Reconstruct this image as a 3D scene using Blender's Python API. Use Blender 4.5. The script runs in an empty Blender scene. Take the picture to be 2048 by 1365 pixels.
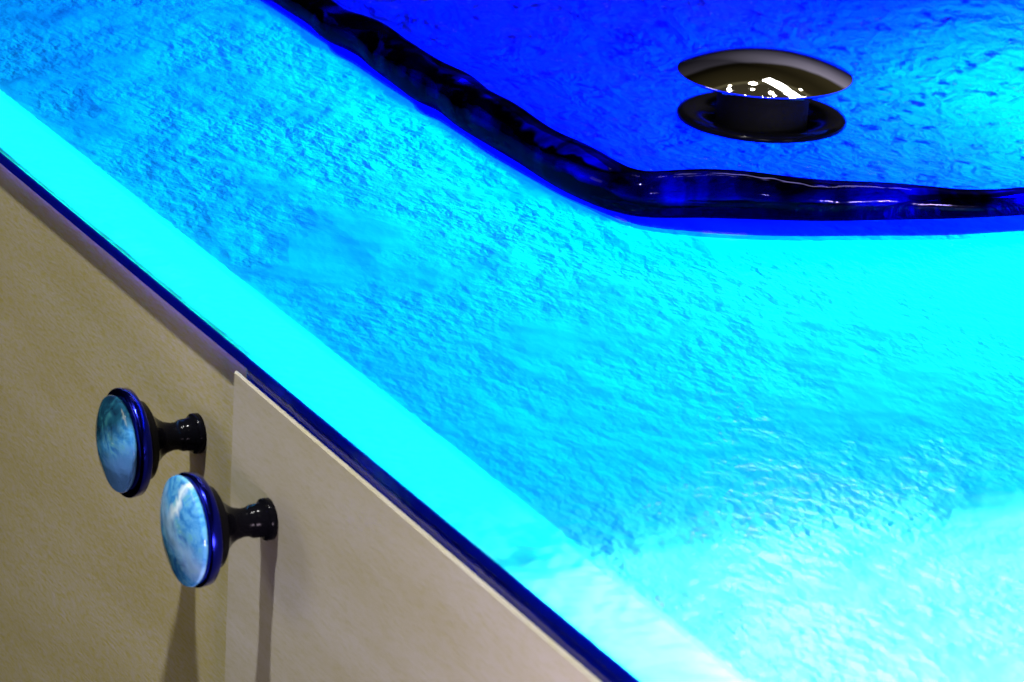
import bpy, bmesh, math, random
from mathutils import Vector, Matrix
random.seed(7)
S = 0.001                                    # everything below is written in millimetres
scn = bpy.context.scene
COL = scn.collection

# ------------------------------------------------------------------ camera
cam = bpy.data.cameras.new('camera'); cam_o = bpy.data.objects.new('camera', cam); COL.objects.link(cam_o)
RIGHT = (0.4580755838980473, 0.8872384516061479, 0.054540713489904115)
UP = (-0.3270608643099527, 0.1111711688807625, 0.9384413472596524)
FWD = (-0.8265578929955782, 0.44771520099412515, -0.3411057729290147)
CAM = (0.0, -471.733, 427.867)
m = Matrix.Identity(4)
for i in range(3):
    m[i][0], m[i][1], m[i][2], m[i][3] = RIGHT[i], UP[i], -FWD[i], CAM[i]*S
cam_o.matrix_world = m
cam.sensor_width = 36.0; cam.lens = 7474.763/2048*36.0
cam.clip_start = 0.05; cam.clip_end = 50.0
cam.dof.use_dof = True; cam.dof.focus_distance = 1.40; cam.dof.aperture_fstop = 32.0
scn.camera = cam_o

# ------------------------------------------------------------------ world: a dim room at night
w = bpy.data.worlds.new('World'); scn.world = w; w.use_nodes = True
nt = w.node_tree; nt.nodes.clear()
tc = nt.nodes.new('ShaderNodeTexCoord'); sx = nt.nodes.new('ShaderNodeSeparateXYZ'); nt.links.new(tc.outputs['Generated'], sx.inputs[0])
rp = nt.nodes.new('ShaderNodeValToRGB'); nt.links.new(sx.outputs['Z'], rp.inputs[0])
cr = rp.color_ramp
cr.elements[0].position = 0.0; cr.elements[0].color = (.012, .011, .012, 1)
cr.elements[1].position = 1.0; cr.elements[1].color = (.06, .052, .03, 1)
for p, c in ((.10, (.016, .015, .022, 1)), (.24, (.11, .10, .15, 1)), (.45, (.34, .31, .42, 1)), (.50, (.045, .037, .017, 1)), (.77, (.040, .032, .013, 1)), (.785, (.16, .14, .07, 1)), (.81, (.055, .046, .026, 1))):
    e = cr.elements.new(p); e.color = c
bg = nt.nodes.new('ShaderNodeBackground'); bg.inputs[1].default_value = .75
# the far wall is the light one, the side walls stay dark
dp = nt.nodes.new('ShaderNodeVectorMath'); dp.operation = 'DOT_PRODUCT'; dp.inputs[1].default_value = (-.30, .95, 0)
nt.links.new(tc.outputs['Generated'], dp.inputs[0])
r2 = nt.nodes.new('ShaderNodeMapRange'); r2.inputs[1].default_value = .60; r2.inputs[2].default_value = .80; r2.inputs[3].default_value = .12; r2.inputs[4].default_value = 1
nt.links.new(dp.outputs['Value'], r2.inputs[0])
up = nt.nodes.new('ShaderNodeMapRange'); up.inputs[1].default_value = .5; up.inputs[2].default_value = .8; nt.links.new(sx.outputs['Z'], up.inputs[0])
mxw = nt.nodes.new('ShaderNodeMath'); mxw.operation = 'MAXIMUM'; nt.links.new(r2.outputs[0], mxw.inputs[0]); nt.links.new(up.outputs[0], mxw.inputs[1])
ml = nt.nodes.new('ShaderNodeVectorMath'); ml.operation = 'SCALE'; nt.links.new(rp.outputs[0], ml.inputs[0]); nt.links.new(mxw.outputs[0], ml.inputs['Scale'])
nt.links.new(ml.outputs[0], bg.inputs[0])
wo = nt.nodes.new('ShaderNodeOutputWorld'); nt.links.new(bg.outputs[0], wo.inputs[0])

# ------------------------------------------------------------------ lights
def area(name, loc, aim, sx_, sy_, power, color, spread=180, roll=None):
    l = bpy.data.lights.new(name, 'AREA'); l.shape = 'RECTANGLE'; l.size = sx_*S; l.size_y = sy_*S
    l.energy = power; l.color = color; l.spread = math.radians(spread)
    o = bpy.data.objects.new(name, l); COL.objects.link(o)
    z = -(Vector(aim)).normalized()                      # the lamp shines along -z
    x = Vector((1, 0, 0)) if abs(z.x) < .9 else Vector((0, 1, 0))
    y = z.cross(x).normalized(); x = y.cross(z)
    M = Matrix((x, y, z)).transposed().to_4x4(); M.translation = Vector(loc)*S
    o.matrix_world = M
    return o
def bulb(name, loc, r, power, color):
    l = bpy.data.lights.new(name, 'POINT'); l.shadow_soft_size = r*S; l.energy = power; l.color = color
    o = bpy.data.objects.new(name, l); COL.objects.link(o); o.location = Vector(loc)*S
    return o
# LED strips inside the cabinet, under the glass, with added glow lamps among them
area('led_front_channel', (-1380, 16, -42), (0, -.15, 1), 990, 8, 1.2, (.02, .50, 1))
area('border_white_fill', (-610, 16, -42), (0, -.15, 1), 480, 8, 1.3, (.42, .9, 1))  # added white lamp, imitates a reflection on the near end of the border
area('led_right', (-880, 330, -230), (-.5, 0, 1), 560, 40, 1.7, (.0, .35, 1))
area('led_front_right', (-925, 75, -130), (-.15, .1, 1), 130, 40, .17, (.0, .42, 1))
area('led_back_strip', (-1250, 610, -120), (0, -1, .2), 1000, 50, .7, (.0, .17, 1))
area('led_cabinet_floor', (-1250, 300, -180), (0, 0, 1), 700, 560, 1.35, (.0, .21, 1))
area('led_under_basin', (-1327, 330, -130), (0, 0, 1), 300, 200, 1.0, (.0, .001, 1))
area('led_under_basin_cyan', (-1200, 520, -105), (.05, -.4, 1), 330, 50, 7.5, (.0, 1, .6), 140)
area('near_white_fill', (-590, 150, -78), (-1, 0, .2), 560, 90, 11, (1, .8, 1))  # added white lamp, stands in for a room reflection on the near glass
area('underside_glow_fill', (-1480, 1.6, -5.2), (0, .25, -1), 840, 1.6, .05, (.13, .06, 1))  # added lamp below the overhang, imitates light bleeding from the glass
# the room's lamps
area('ceiling_downlight', (-1010, -230, 950), (0, .2, -1), 30, 30, 21, (1, .98, .96))
area('room_fill', (-1800, -1600, 500), (.42, 1, -.35), 700, 500, 6.0, (1, .92, .58))  # added fill panel, lifts the door shadows with warm light
for x, y, z, rr, pw in ((1000, -1130, 760, 60, 60), (1170, -850, 780, 60, 60), (1250, -690, 780, 50, 45), (1060, -1000, 1250, 35, 30)):
    l = bpy.data.lights.new('track_spot', 'SPOT'); l.shadow_soft_size = rr*S; l.energy = pw; l.color = (1, .95, .86)
    l.spot_size = math.radians(5.5); l.spot_blend = .3
    o = bpy.data.objects.new('track_spot', l); COL.objects.link(o); o.location = Vector((x, y, z))*S
    o.rotation_euler = (Vector((-1190, 245, 10)) - Vector((x, y, z))).to_track_quat('-Z', 'Y').to_euler()
for x, y, z, rr, pw in ((60, -560, 1480, 24, 3), (1350, 520, 520, 60, 90), (1350, 780, 480, 80, 160), (1330, 900, 440, 60, 90)):
    bulb('room_bulb', (x, y, z), rr, pw, (1, .93, .80))
for x, y, z, rr, pw in ((-1803, 436, 734, 10, .16), (-1790, 428, 752, 9, .16), (-1785, 587, 715, 20, .6), (-1721, 541, 770, 10, .16), (-1649, 620, 773, 16, .35),
                        (-1612, 625, 790, 9, .16), (-1617, 705, 754, 14, .35), (-1655, 800, 680, 6, .08), (-1840, 470, 716, 6, .08)):
    bulb('vanity_bulb', (x, y, z), rr, pw, (1, .92, .72))

area('mirror_strip_light', (-1490, 600, 480), (.45, -.6, -.66), 300, 40, 1.1, (1, .97, .88))

# ------------------------------------------------------------------ colour management
vs = scn.view_settings
vs.view_transform = 'Standard'; vs.look = 'None'; vs.exposure = 0; vs.gamma = 1; vs.use_curve_mapping = False
scn.cycles.use_denoising = True
scn.cycles.max_bounces = 10; scn.cycles.transmission_bounces = 10; scn.cycles.transparent_max_bounces = 10
scn.cycles.sample_clamp_indirect = 4.0
scn.cycles.caustics_refractive = False; scn.cycles.caustics_reflective = False

# ------------------------------------------------------------------ material helpers
class N:
    def __init__(s, name):
        s.m = bpy.data.materials.new(name); s.m.use_nodes = True; s.t = s.m.node_tree; s.t.nodes.clear()
        s.out = s('ShaderNodeOutputMaterial')
    def __call__(s, kind, **kw):
        n = s.t.nodes.new(kind)
        for k, v in kw.items():
            if k.startswith('i_'): n.inputs[k[2:].replace('_', ' ')].default_value = v
            else: setattr(n, k, v)
        return n
    def l(s, a, b): s.t.links.new(a, b)
    def coords(s, scale=(1, 1, 1), rot=(0, 0, 0), loc=(0, 0, 0)):
        tc = s('ShaderNodeTexCoord'); mp = s('ShaderNodeMapping')
        mp.inputs['Location'].default_value = loc; mp.inputs['Scale'].default_value = scale; mp.inputs['Rotation'].default_value = rot
        s.l(tc.outputs['Object'], mp.inputs[0]); return mp.outputs[0]
    def noise(s, vec, scale, detail=4, rough=.55, dist=0.0):
        n = s('ShaderNodeTexNoise', i_Scale=scale, i_Detail=detail, i_Roughness=rough, i_Distortion=dist)
        s.l(vec, n.inputs['Vector']); return n.outputs['Fac']
    def ramp(s, fac, stops, interp='LINEAR'):
        r = s('ShaderNodeValToRGB'); e = r.color_ramp.elements; r.color_ramp.interpolation = interp
        e[0].position, e[0].color = stops[0][0], (*stops[0][1], 1)
        e[1].position, e[1].color = stops[-1][0], (*stops[-1][1], 1)
        for p, c in stops[1:-1]:
            k = e.new(p); k.color = (*c, 1)
        s.l(fac, r.inputs[0]); return r.outputs[0]
    def math(s, op, a, b=None, clamp=False):
        n = s('ShaderNodeMath', operation=op); n.use_clamp = clamp
        for i, v in enumerate((a, b)):
            if v is None: continue
            if isinstance(v, (int, float)): n.inputs[i].default_value = v
            else: s.l(v, n.inputs[i])
        return n.outputs[0]
    def bump(s, h, dist, strength=1.0, normal=None):
        b = s('ShaderNodeBump'); b.inputs['Strength'].default_value = strength; b.inputs['Distance'].default_value = dist
        s.l(h, b.inputs['Height'])
        if normal is not None: s.l(normal, b.inputs['Normal'])
        return b.outputs[0]
    def lit_glass(s, color, tn=None, gn=None, rough=.12, gloss=1.0):
        """frosted glass: what shines on its back comes through, its face is glossy"""
        tr = s('ShaderNodeBsdfTranslucent')
        if isinstance(color, tuple): tr.inputs[0].default_value = (*color, 1)
        else: s.l(color, tr.inputs[0])
        if tn is not None: s.l(tn, tr.inputs['Normal'])
        gl = s('ShaderNodeBsdfGlossy'); gl.inputs['Roughness'].default_value = rough
        if gn is not None: s.l(gn, gl.inputs['Normal'])
        fr = s('ShaderNodeFresnel', i_IOR=1.48)
        if gn is not None: s.l(gn, fr.inputs['Normal'])
        mx = s('ShaderNodeMixShader'); s.l(s.math('MULTIPLY', fr.outputs[0], gloss), mx.inputs[0]); s.l(tr.outputs[0], mx.inputs[1]); s.l(gl.outputs[0], mx.inputs[2])
        s.l(mx.outputs[0], s.out.inputs[0]); return s.m

# ------------------------------------------------------------------ materials
def mat_counter():
    n = N('rippled_lit_glass'); v = n.coords(scale=(1, 1, 1), rot=(0, 0, .55), loc=(.31, .17, .4))
    vs_ = n.coords(scale=(.7, 1.15, 1), rot=(0, 0, .5), loc=(.31, .17, .4))
    fine = n.noise(vs_, 330, 2.5, .55, .1)
    mid = n.noise(vs_, 135, 2.5, .5, .15)
    patch = n.ramp(n.noise(v, 15, 3, .6, .3), ((.36, (.15,)*3), (.60, (1,)*3)))
    big = n.noise(v, 24, 2, .5, .2)
    h = n.math('ADD', n.math('MULTIPLY', fine, n.math('MULTIPLY', patch, .0011)), n.math('MULTIPLY', mid, n.math('MULTIPLY', patch, .0027)))
    h = n.math('ADD', h, n.math('MULTIPLY', big, .0055))
    tn = n.bump(h, 1.0)
    gn = n.bump(n.math('SUBTRACT', h, n.math('MULTIPLY', big, .0055)), .2)
    return n.lit_glass((.07, .82, 1), tn, gn, .10, .3)
def mat_band():
    n = N('polished_glass_border'); v = n.coords()
    h = n.noise(v, 30, 3, .5)
    return n.lit_glass((.10, .95, 1), n.bump(h, .02), n.bump(h, .0005), .16, .6)
def mat_edge():
    n = N('navy_glass_edge'); v = n.coords()
    h = n.noise(v, 40, 3, .5)
    return n.lit_glass((0, .003, .2), n.bump(h, .002), n.bump(h, .001), .15)
def mat_basin():
    n = N('cobalt_textured_glass')
    v = n.coords(scale=(.8, 1.2, 1), rot=(0, 0, .4))
    fine = n.noise(v, 170, 5, .62, .7); mid = n.noise(v, 48, 3, .55, .6)
    patch = n.ramp(n.noise(v, 16, 2, .5), ((.34, (.2,)*3), (.6, (1,)*3)))
    h = n.math('ADD', n.math('MULTIPLY', fine, n.math('MULTIPLY', patch, .5)), mid)
    pits = n.ramp(n.noise(v, 105, 3, .55, .3), ((.32, (0, .002, .40)), (.43, (.0, .031, 1))))
    return n.lit_glass(pits, n.bump(h, .06), n.bump(h, .005), .10, .2)
def mat_rim():
    n = N('thick_cobalt_glass'); v = n.coords()
    h = n.noise(v, 24, 2, .45, .5)
    gn = n.bump(h, .004)
    c = n.ramp(n.noise(v, 34, 3, .55, .5), ((.38, (0, .0001, .015)), (.48, (0, .0003, .20)), (.64, (0, .001, .62))))
    rf = n('ShaderNodeBsdfRefraction'); n.l(c, rf.inputs['Color']); rf.inputs['Roughness'].default_value = .10; rf.inputs['IOR'].default_value = 1.5
    n.l(gn, rf.inputs['Normal'])
    gl = n('ShaderNodeBsdfGlossy'); gl.inputs['Roughness'].default_value = .055; gl.inputs['Color'].default_value = (.34, .30, 1, 1); n.l(gn, gl.inputs['Normal'])
    fr = n('ShaderNodeFresnel', i_IOR=1.5); n.l(gn, fr.inputs['Normal'])
    ge = n('ShaderNodeNewGeometry')
    mx = n('ShaderNodeMixShader')
    n.l(n.math('MULTIPLY', n.math('MULTIPLY', fr.outputs[0], .17), n.math('SUBTRACT', 1.0, ge.outputs['Backfacing'])), mx.inputs[0])
    n.l(rf.outputs[0], mx.inputs[1]); n.l(gl.outputs[0], mx.inputs[2])
    n.l(mx.outputs[0], n.out.inputs[0]); return n.m
def mat_tint_band(name, col):
    n = N(name); v = n.coords()
    t = n('ShaderNodeBsdfTransparent'); t.inputs[0].default_value = (*col, 1)
    gl = n('ShaderNodeBsdfGlossy'); gl.inputs['Roughness'].default_value = .08
    fr = n('ShaderNodeFresnel', i_IOR=1.45)
    mx = n('ShaderNodeMixShader'); ge = n('ShaderNodeNewGeometry'); n.l(n.math('MULTIPLY', fr.outputs[0], n.math('SUBTRACT', 1.0, ge.outputs['Backfacing'])), mx.inputs[0]); n.l(t.outputs[0], mx.inputs[1]); n.l(gl.outputs[0], mx.inputs[2])
    n.l(mx.outputs[0], n.out.inputs[0]); return n.m
def mat_metal(name, color, rough, scale=40, amp=.0002, metallic=1.0):
    n = N(name); v = n.coords()
    p = n('ShaderNodeBsdfPrincipled', i_Base_Color=(*color, 1), i_Metallic=metallic, i_Roughness=rough)
    if metallic < 1: p.inputs['Specular IOR Level'].default_value = .03
    r = n.noise(v, 300, 3); 
    n.l(n.math('ADD', n.math('MULTIPLY', r, rough*.6), rough*.7), p.inputs['Roughness'])
    n.l(n.bump(n.noise(v, scale, 2), amp), p.inputs['Normal'])
    n.l(p.outputs[0], n.out.inputs[0]); return n.m
def mat_door(name, c):
    n = N(name); v = n.coords(scale=(.32, 1, 1.7))
    a = n.noise(v, 620, 4, .7); b = n.noise(v, 22, 3, .6)
    c1 = n.ramp(a, ((.34, c[0]), (.5, c[1]), (.66, c[2])))
    c2 = n.ramp(b, ((.35, (.90, .88, .74)), (.65, (1, 1, 1.0))))
    mx = n('ShaderNodeMix', data_type='RGBA', blend_type='MULTIPLY'); mx.inputs['Factor'].default_value = 1
    n.l(c1, mx.inputs[6]); n.l(c2, mx.inputs[7])
    p = n('ShaderNodeBsdfPrincipled'); n.l(mx.outputs[2], p.inputs['Base Color'])
    p.inputs['Roughness'].default_value = .32; p.inputs['Specular IOR Level'].default_value = .4
    n.l(n.bump(a, .00006), p.inputs['Normal'])
    n.l(p.outputs[0], n.out.inputs[0]); return n.m
def mat_carcass():
    n = N('dark_cabinet_lining'); v = n.coords()
    p = n('ShaderNodeBsdfPrincipled', i_Roughness=.6)
    n.l(n.ramp(n.noise(v, 12, 3), ((.3, (.10, .10, .10)), (.7, (.14, .14, .14)))), p.inputs['Base Color'])
    n.l(p.outputs[0], n.out.inputs[0]); return n.m
def mat_cabochon(kind):
    n = N('swirled_blue_art_glass'); v = n.coords()
    tc = n('ShaderNodeTexCoord'); sp = n('ShaderNodeSeparateXYZ'); n.l(tc.outputs['Object'], sp.inputs[0])
    X, Z = sp.outputs['X'], sp.outputs['Z']
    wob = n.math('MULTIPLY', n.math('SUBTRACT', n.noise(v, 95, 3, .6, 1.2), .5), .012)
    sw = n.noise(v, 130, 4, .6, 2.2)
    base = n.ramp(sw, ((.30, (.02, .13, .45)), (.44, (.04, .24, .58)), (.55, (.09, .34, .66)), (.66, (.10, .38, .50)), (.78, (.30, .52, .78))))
    def over(a, b, fac):
        mx = n('ShaderNodeMix', data_type='RGBA'); n.l(fac, mx.inputs['Factor'])
        if isinstance(a, tuple): mx.inputs[6].default_value = (*a, 1)
        else: n.l(a, mx.inputs[6])
        if isinstance(b, tuple): mx.inputs[7].default_value = (*b, 1)
        else: n.l(b, mx.inputs[7])
        return mx.outputs[2]
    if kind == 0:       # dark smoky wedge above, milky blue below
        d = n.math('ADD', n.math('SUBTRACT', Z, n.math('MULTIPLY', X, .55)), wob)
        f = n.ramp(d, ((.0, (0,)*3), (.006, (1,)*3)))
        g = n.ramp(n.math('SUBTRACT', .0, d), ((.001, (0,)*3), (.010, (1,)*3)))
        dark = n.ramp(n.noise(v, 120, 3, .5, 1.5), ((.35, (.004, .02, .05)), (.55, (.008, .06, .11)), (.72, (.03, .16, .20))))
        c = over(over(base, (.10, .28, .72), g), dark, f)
    else:               # a white streak curling through the upper half
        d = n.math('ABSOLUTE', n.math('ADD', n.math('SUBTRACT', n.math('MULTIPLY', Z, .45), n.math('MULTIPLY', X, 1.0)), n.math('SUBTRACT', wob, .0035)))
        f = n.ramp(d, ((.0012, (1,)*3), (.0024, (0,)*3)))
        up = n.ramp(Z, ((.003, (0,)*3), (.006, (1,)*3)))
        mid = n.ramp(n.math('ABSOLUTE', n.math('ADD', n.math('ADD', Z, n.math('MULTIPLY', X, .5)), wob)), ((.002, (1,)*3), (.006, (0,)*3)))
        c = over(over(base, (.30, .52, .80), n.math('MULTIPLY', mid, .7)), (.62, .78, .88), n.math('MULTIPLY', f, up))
    p = n('ShaderNodeBsdfPrincipled'); n.l(c, p.inputs['Base Color'])
    p.inputs['Roughness'].default_value = .07; p.inputs['Specular IOR Level'].default_value = .3; p.inputs['Coat Weight'].default_value = .15; p.inputs['Coat Roughness'].default_value = .03
    n.l(n.bump(n.noise(v, 90, 2), .0008), p.inputs['Normal'])
    n.l(p.outputs[0], n.out.inputs[0]); return n.m

M_counter, M_band, M_edge = mat_counter(), mat_band(), mat_edge()
M_basin, M_rim, M_tint_band = mat_basin(), mat_rim(), mat_tint_band('blue_tint', (0, .10, .95))
M_chrome = mat_metal('polished_chrome', (.9, .89, .87), .025)
M_black = mat_metal('black_nickel', (.0012, .0012, .002), .15, metallic=0.0)
M_stem = mat_metal('black_lacquered_stem', (.002, .002, .003), .14, metallic=0.0)
M_collet = mat_metal('matt_black_collet', (.002, .002, .003), .75, metallic=0.0)
M_ring = mat_metal('ring_blue_reflection', (.010, .014, .34), .2)  # dark metal, the counter's blue reflection put into its colour
M_door_warm = mat_door('laminate_warm_lit', ((.40, .35, .12), (.43, .388, .25), (.45, .41, .40)))  # same laminate on both doors, yellower light put into this colour
M_door_grey = mat_door('laminate_grey_lit', ((.38, .36, .27), (.41, .39, .345), (.42, .40, .39)))  # the right door's greyer light put into the laminate colour
M_lining = mat_carcass()

# ------------------------------------------------------------------ object helpers
def tag(o, label=None, cat=None, group=None, kind=None):
    for k, v in (('label', label), ('category', cat), ('group', group), ('kind', kind)):
        if v: o[k] = v
    return o
def empty(name, loc):
    o = bpy.data.objects.new(name, None); COL.objects.link(o); o.location = Vector(loc)*S; o.empty_display_size = .02
    return o
def build(name, bm, mat, parent=None, loc=(0, 0, 0), smooth=True, face=None):
    """link a bmesh written in millimetres, in its own coordinates round loc (world mm)"""
    bmesh.ops.recalc_face_normals(bm, faces=bm.faces)
    if face is not None:                                 # an open sheet: its outside looks this way
        bm.normal_update()
        if sum(f.normal.dot(Vector(face))*f.calc_area() for f in bm.faces) < 0: bmesh.ops.reverse_faces(bm, faces=bm.faces)
    for v in bm.verts: v.co *= S
    me = bpy.data.meshes.new(name); bm.to_mesh(me); bm.free()
    for p in me.polygons: p.use_smooth = smooth
    me.materials.append(mat)
    o = bpy.data.objects.new(name, me); COL.objects.link(o)
    if parent is not None:
        o.parent = parent
        base = Vector(parent.location)
        pp = parent.parent
        while pp is not None: base += Vector(pp.location); pp = pp.parent
        o.location = Vector(loc)*S - base
    else:
        o.location = Vector(loc)*S
    return o
def box_bm(x0, x1, y0, y1, z0, z1, bevel=0, seg=2, bm=None):
    bm = bm or bmesh.new()
    vs = [bm.verts.new((x, y, z)) for z in (z0, z1) for y in (y0, y1) for x in (x0, x1)]
    fs = [(0, 2, 3, 1), (4, 5, 7, 6), (0, 1, 5, 4), (2, 6, 7, 3), (0, 4, 6, 2), (1, 3, 7, 5)]
    ff = [bm.faces.new([vs[i] for i in f]) for f in fs]
    if bevel:
        es = list({e for f in ff for e in f.edges})
        bmesh.ops.bevel(bm, geom=es, offset=bevel, segments=seg, affect='EDGES')
    return bm
def lathe_bm(profile, axis, n=64, bm=None):
    """profile = (t along axis, radius)"""
    bm = bm or bmesh.new(); a = Vector(axis).normalized()
    u = a.orthogonal().normalized(); v = a.cross(u)
    prev = None
    for t, r in profile:
        if r < 1e-6: ring = [bm.verts.new(a*t)]
        else: ring = [bm.verts.new(a*t + (u*math.cos(2*math.pi*k/n) + v*math.sin(2*math.pi*k/n))*r) for k in range(n)]
        if prev is not None:
            if len(prev) == 1 and len(ring) == 1: pass
            elif len(prev) == 1:
                for k in range(n): bm.faces.new((prev[0], ring[k], ring[(k+1) % n]))
            elif len(ring) == 1:
                for k in range(n): bm.faces.new((prev[k], prev[(k+1) % n], ring[0]))
            else:
                for k in range(n): bm.faces.new((prev[k], prev[(k+1) % n], ring[(k+1) % n], ring[k]))
        prev = ring
    return bm
def closed_spline(pts, n):
    """centripetal-ish Catmull-Rom through pts, resampled to n even steps"""
    P = [Vector(p) for p in pts]; m_ = len(P); out = []
    for i in range(m_):
        p0, p1, p2, p3 = P[i-1], P[i], P[(i+1) % m_], P[(i+2) % m_]
        for k in range(24):
            t = k/24
            out.append(.5*((2*p1) + (p2-p0)*t + (2*p0-5*p1+4*p2-p3)*t*t + (3*p1-p0-3*p2+p3)*t**3))
    L = [0]
    for i in range(len(out)): L.append(L[-1] + (out[(i+1) % len(out)]-out[i]).length)
    res, j = [], 0
    for k in range(n):
        d = L[-1]*k/n
        while L[j+1] < d: j += 1
        f = (d-L[j])/max(L[j+1]-L[j], 1e-9)
        res.append(out[j].lerp(out[(j+1) % len(out)], f))
    return res
def normals2d(path):
    n = len(path); ns = []
    for i in range(n):
        t = (path[(i+2) % n]-path[i-2]).normalized()
        ns.append(Vector((t.y, -t.x)))
    return ns

# ------------------------------------------------------------------ the sink outline (counter-clockwise, seen from above)
DX, DY, DZ = -1327.8, 364.4, -30.0            # the drain
OUT = [(-1452, 188), (-1412, 186.5), (-1388, 184), (-1362, 186.5), (-1332, 184), (-1298, 181), (-1277, 184), (-1254, 181.5), (-1222, 182),
       (-1180, 182.5), (-1153, 185), (-1140, 190), (-1133, 198), (-1127, 216), (-1111, 255), (-1101, 288), (-1092, 336), (-1087, 390), (-1092, 450),
       (-1104, 505), (-1125, 545), (-1150, 560), (-1240, 568), (-1330, 571), (-1430, 568), (-1510, 558), (-1532, 540), (-1550, 490), (-1560, 400), (-1556, 300),
       (-1545, 225), (-1528, 198), (-1500, 189)]
NP = 360
path = closed_spline(OUT, NP); pn = normals2d(path)
def offs(d): return [p + q*d for p, q in zip(path, pn)]

# ------------------------------------------------------------------ countertop
ct = tag(empty('vanity_countertop', (-1150, 300, 0)), 'rippled cyan glass vanity top glowing from beneath, the blue sink set into it', 'countertop')
HOLE = offs(-9)
X0, X1, YB = -1900.0, -560.0, 640.0
XS = -1058.0                                  # where the two doors meet
TG = 5.0
def slab_with_hole():
    bm = bmesh.new()
    outer = [bm.verts.new(p) for p in ((X0, 25.5, 0), (X1, 25.5, 0), (X1, YB, 0), (X0, YB, 0))]
    hole = [bm.verts.new((p.x, p.y, 0)) for p in HOLE]
    es = [bm.edges.new((outer[i], outer[(i+1) % 4])) for i in range(4)] + [bm.edges.new((hole[i], hole[(i+1) % NP])) for i in range(NP)]
    bmesh.ops.triangle_fill(bm, use_beauty=True, use_dissolve=False, edges=es)
    low = [bm.verts.new((v.co.x, v.co.y, -TG)) for v in outer]
    for i in (1, 2, 3): bm.faces.new((outer[i], outer[(i+1) % 4], low[(i+1) % 4], low[i]))
    lh = [bm.verts.new((v.co.x, v.co.y, -TG)) for v in hole]
    for i in range(NP): bm.faces.new((hole[i], hole[(i+1) % NP], lh[(i+1) % NP], lh[i]))
    return bm
build('rippled_panel', slab_with_hole(), M_counter, ct, smooth=False, face=(0, 0, 1))
bm = bmesh.new()
prof = [(25.5, 0), (1.0, 0), (.55, -.1), (.2, -.35)]
rows = [[bm.verts.new((x, y, z)) for x in (X0, X1)] for y, z in prof]
for a, b in zip(rows, rows[1:]): bm.faces.new((a[0], a[1], b[1], b[0]))
build('front_border', bm, M_band, ct, smooth=False, face=(0, 0, 1))
bm = bmesh.new()
prof = [(.2, -.35), (.03, -.8), (0, -1.4), (0, -TG+.5), (.15, -TG+.15), (.5, -TG)]
rows = [[bm.verts.new((x, y, z)) for x in (X0, X1)] for y, z in prof]
for a, b in zip(rows, rows[1:]): bm.faces.new((a[0], a[1], b[1], b[0]))
# right of the tall door the edge shows in its full depth
rows = [[bm.verts.new((x, y, z)) for x in (XS+5.3, X1)] for y, z in [(.04, -TG+.45), (.04, -9.6), (3.0, -9.9)]]
for a, b in zip(rows, rows[1:]): bm.faces.new((a[0], a[1], b[1], b[0]))
build('front_edge', bm, M_edge, ct, smooth=False, face=(0, -1, 0))

# ------------------------------------------------------------------ sink
sk = tag(empty('glass_sink', (DX, DY, DZ)), 'cobalt blue cast glass sink with a thick dark uneven rim on the glowing top', 'sink')
def rim_bm():
    bm = bmesh.new(); K = 20; rings = []
    for i in range(NP):
        p, q = path[i], pn[i]
        s = i/NP*2*math.pi
        # full along the front and at the near corner, slimmer to the left and down the right side
        g = min(1, max(0, (p.x+1440)/150)); g = g*g*(3-2*g)
        e_ = min(1, max(0, (p.y-215)/130)) if p.x > -1200 else 0; e_ = e_*e_*(3-2*e_)
        hh = (6.2 + 2.3*g)*(1-e_) + 4.6*e_ + .3*math.sin(23*s)
        hw = (8.2 + 1.4*g)*(1-e_) + 7.0*e_ + .5*math.sin(17*s+1) + .35*math.sin(29*s)
        cz = hh + 1.9
        ring = []
        for k in range(K):
            a = 2*math.pi*k/K; c, d = math.cos(a), math.sin(a)
            e = .8
            ux = math.copysign(abs(c)**e, c)*hw; uz = math.copysign(abs(d)**e, d)*hh
            o = p + q*(ux-3.5)
            ring.append(bm.verts.new((o.x-DX, o.y-DY, cz+uz-DZ)))
        rings.append(ring)
    for i in range(NP):
        a, b = rings[i], rings[(i+1) % NP]
        for k in range(K): bm.faces.new((a[k], b[k], b[(k+1) % K], a[(k+1) % K]))
    return bm
def basin_bm():
    bm = bmesh.new(); inner = offs(-10.5); RN = 46; rings = []
    for j in range(RN+1):
        s = j/RN; ring = []
        for i in range(NP):
            p = inner[i]; ang = math.atan2(p.y-DY, p.x-DX)
            q = Vector((DX+34*math.cos(ang), DY+34*math.sin(ang)))
            e = p.lerp(q, s)
            z = -31.5 + 37.5*max(0, 1-s*1.02)**2.3 + 1.2*math.sin(e.x*.031+1)*math.sin(e.y*.027)*s*(1-s)*4
            ring.append(bm.verts.new((e.x-DX, e.y-DY, z-DZ)))
        rings.append(ring)
    for a, b in zip(rings, rings[1:]):
        for i in range(NP): bm.faces.new((a[i], a[(i+1) % NP], b[(i+1) % NP], b[i]))
    return bm
def flat_ring_bm(outer, inner, z0, z1):
    bm = bmesh.new(); n = len(outer)
    R = [[bm.verts.new((p.x-DX, p.y-DY, z-DZ)) for p in pts] for pts, z in ((inner, z0), (inner, z1), (outer, z1), (outer, z0))]
    for a, b in zip(R, R[1:]+R[:1]):
        for i in range(n): bm.faces.new((a[i], a[(i+1) % n], b[(i+1) % n], b[i]))
    return bm
build('basin', basin_bm(), M_basin, sk, (DX, DY, DZ), face=(0, 0, 1))
build('rim', rim_bm(), M_rim, sk, (DX, DY, DZ))
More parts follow.
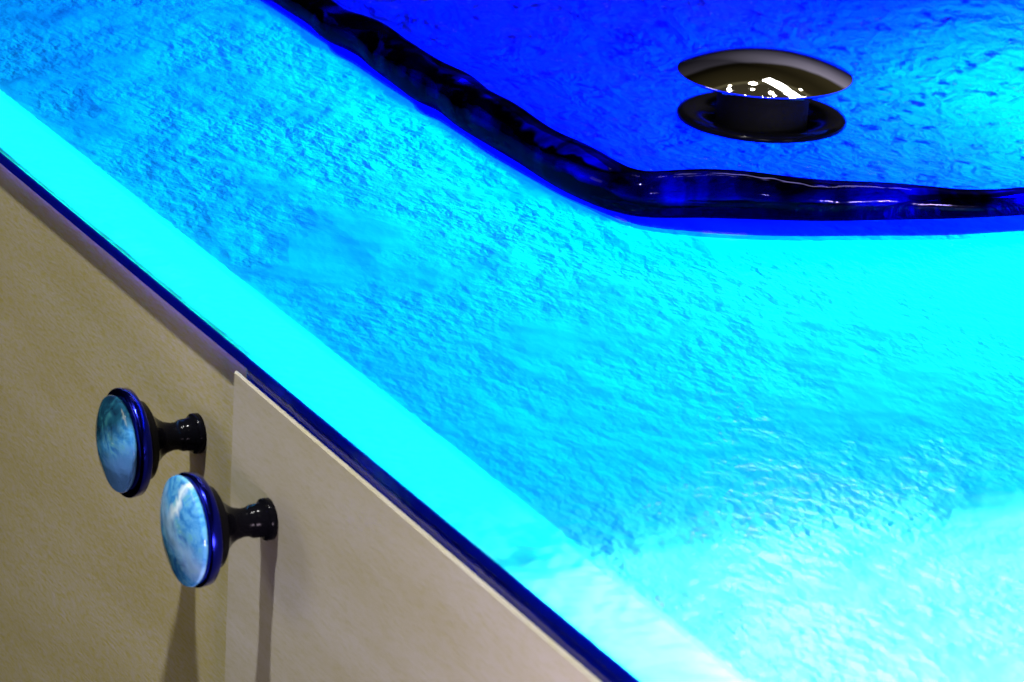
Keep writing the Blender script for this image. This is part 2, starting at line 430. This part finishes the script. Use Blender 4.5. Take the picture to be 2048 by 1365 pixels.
# added tinted ring, stands in for the bowl's wall showing blue through the counter
tint_band = []
for i in range(NP):
    p = sum((path[(i+k) % NP] for k in range(-9, 10)), Vector((0, 0)))/19      # a calmer line than the rim's
    q = pn[i]
    side = max(0.0, q.x)
    tint_band.append(p + q*(2.2 + 10.3*min(1, side*1.2) + .5*math.sin(p.x*.05) + .5*math.sin(p.y*.11)))
build('tint_band', flat_ring_bm(tint_band, offs(-9), .25, 1.1), M_tint_band, sk, (DX, DY, DZ), smooth=False)

edge = [p + q*(.4 + 5.0*max(0, q.x)) for p, q in zip(tint_band, pn)]
build('tint_band_fade', flat_ring_bm(edge, [p + q*.05 for p, q in zip(tint_band, pn)], .15, .5), mat_tint_band('pale_blue_tint', (0, .62, .97)), sk, (DX, DY, DZ), smooth=False)  # paler added ring, imitates the blue band fading out on the counter

# ------------------------------------------------------------------ drain
dr = tag(empty('pop_up_drain', (DX, DY, DZ)), 'chrome mushroom pop-up drain standing raised in the blue sink', 'drain')
D0 = (DX, DY, DZ)
build('flange', lathe_bm([(-2, 30), (-.5, 37), (.6, 37.2), (1.6, 36.6), (2.2, 34), (1.6, 29), (.4, 25), (-3, 22.5), (-8, 22)], (0, 0, 1), 96), M_black, dr, D0)
build('stem', lathe_bm([(-8, 20), (10, 20), (11, 19), (13, 18.4), (17, 18.4), (19, 17)], (0, 0, 1), 64), M_collet, dr, D0)
cap = [(15.6, 0), (15.6, 18), (16.2, 30), (18.4, 36.5), (19.6, 38.1), (20.0, 38.25), (20.2, 38.0)]
R_, H_ = 38.0, 8.0
for k in range(1, 19):
    r = R_*math.cos(k/18*math.pi/2)
    cap.append((20.2 + H_*(1-(r/R_)**2.15), max(r, 0)))
cap[-1] = (cap[-1][0], 0)
build('cap', lathe_bm(cap, (0, 0, 1), 128), M_chrome, dr, D0)

# ------------------------------------------------------------------ cabinet
cb = tag(empty('vanity_cabinet', (-1058, 0, -350)), 'taupe vanity cabinet with two glass knobbed doors under the glowing top', 'cabinet')
bm = bmesh.new()
for a in ((X0, X1, 5.4, YB, -362, -350), (X0, X1, YB-8, YB-1, -349, -8), (X0, X0+8, 5.4, YB-9, -349, -8), (X1-8, X1, 5.4, YB-9, -349, -8),
          (X0+9, X1-9, 26.2, 28.2, -349, -7.0),                  # the board that closes the front LED channel
          (-858, -855, 6, 25, -349, -7.0)):  # unseen board added to cut off the white lamp in the channel
    box_bm(*a, bm=bm)
n0 = len(bm.verts); box_bm(-846, -843, 29, YB-9, -349, -9, bm=bm)      # unseen slanting board, added to bound the white glow
for v in list(bm.verts)[n0:]: v.co.x += (v.co.y-29)*.0955
box_bm(XS+6, X1-9, 3.1, 3.9, -349, -9.7, bm=bm)  # unseen strip added to block LED light behind the right door
build('carcass', bm, M_lining, cb, smooth=False)
# left door: tucked under the glass, a little taller
build('door', box_bm(X0, XS+5, 3.0, 4.4, -345, -7.0, .4), M_door_warm, cb, smooth=False)
# right door: stands a little proud, its top slopes
bm = box_bm(XS, X1, -2.2, -.9, -345, -6.9, .45, 3)
for v in bm.verts:
    if v.co.z > -50:
        if v.co.y > -1.6: v.co.y += (v.co.x-XS)*.003
        v.co.z -= (v.co.x-XS)*.0083
build('door', bm, M_door_grey, cb, smooth=False)

def knob(cx, yf, cz, kind, rg, label):
    loc = (cx, yf, cz); ax = (0, -1, 0)
    E = 1.07                                             # all lengths along the axis
    st = [(0, 0), (0, 7.0), (2.0, 7.0), (2.4, 6.6), (2.7, 5.7), (6.2, 5.5), (6.8, 5.2), (7.6, 4.8), (9.5, 4.8), (12, 5.5), (14, 6.8), (16, 8.8), (17.5, 11.0),
          (18.3, 12.8), (18.8, 13.6), (20.6, 14.0), (21.2, 15.6), (22.2, 16.0), (22.2, 10), (22.2, 0)]
    k = build('knob', lathe_bm([(t*E, q) for t, q in st], ax, 64), M_stem, cb, loc); k['label'] = label
    build('ring', lathe_bm([(t*E, q) for t, q in [(22.3, 0), (22.3, 15), (22.6, 17.9), (23.0, 18.5), (25.8, 18.9), (26.4, 18.7), (26.8, 18.0), (26.6, 0)]], ax, 96), M_ring, k, loc)
    g = [(26.9, 0), (26.9, rg-1.6), (27.4, rg-.4), (28.2, rg), (29.0, rg-.3)]
    for j in range(1, 15):
        r = (rg-.3)*math.cos(j/14*math.pi/2)
        g.append((29.0 + 3.4*(1-(r/(rg-.3))**2)**.85, max(r, 0)))
    g[-1] = (g[-1][0], 0)
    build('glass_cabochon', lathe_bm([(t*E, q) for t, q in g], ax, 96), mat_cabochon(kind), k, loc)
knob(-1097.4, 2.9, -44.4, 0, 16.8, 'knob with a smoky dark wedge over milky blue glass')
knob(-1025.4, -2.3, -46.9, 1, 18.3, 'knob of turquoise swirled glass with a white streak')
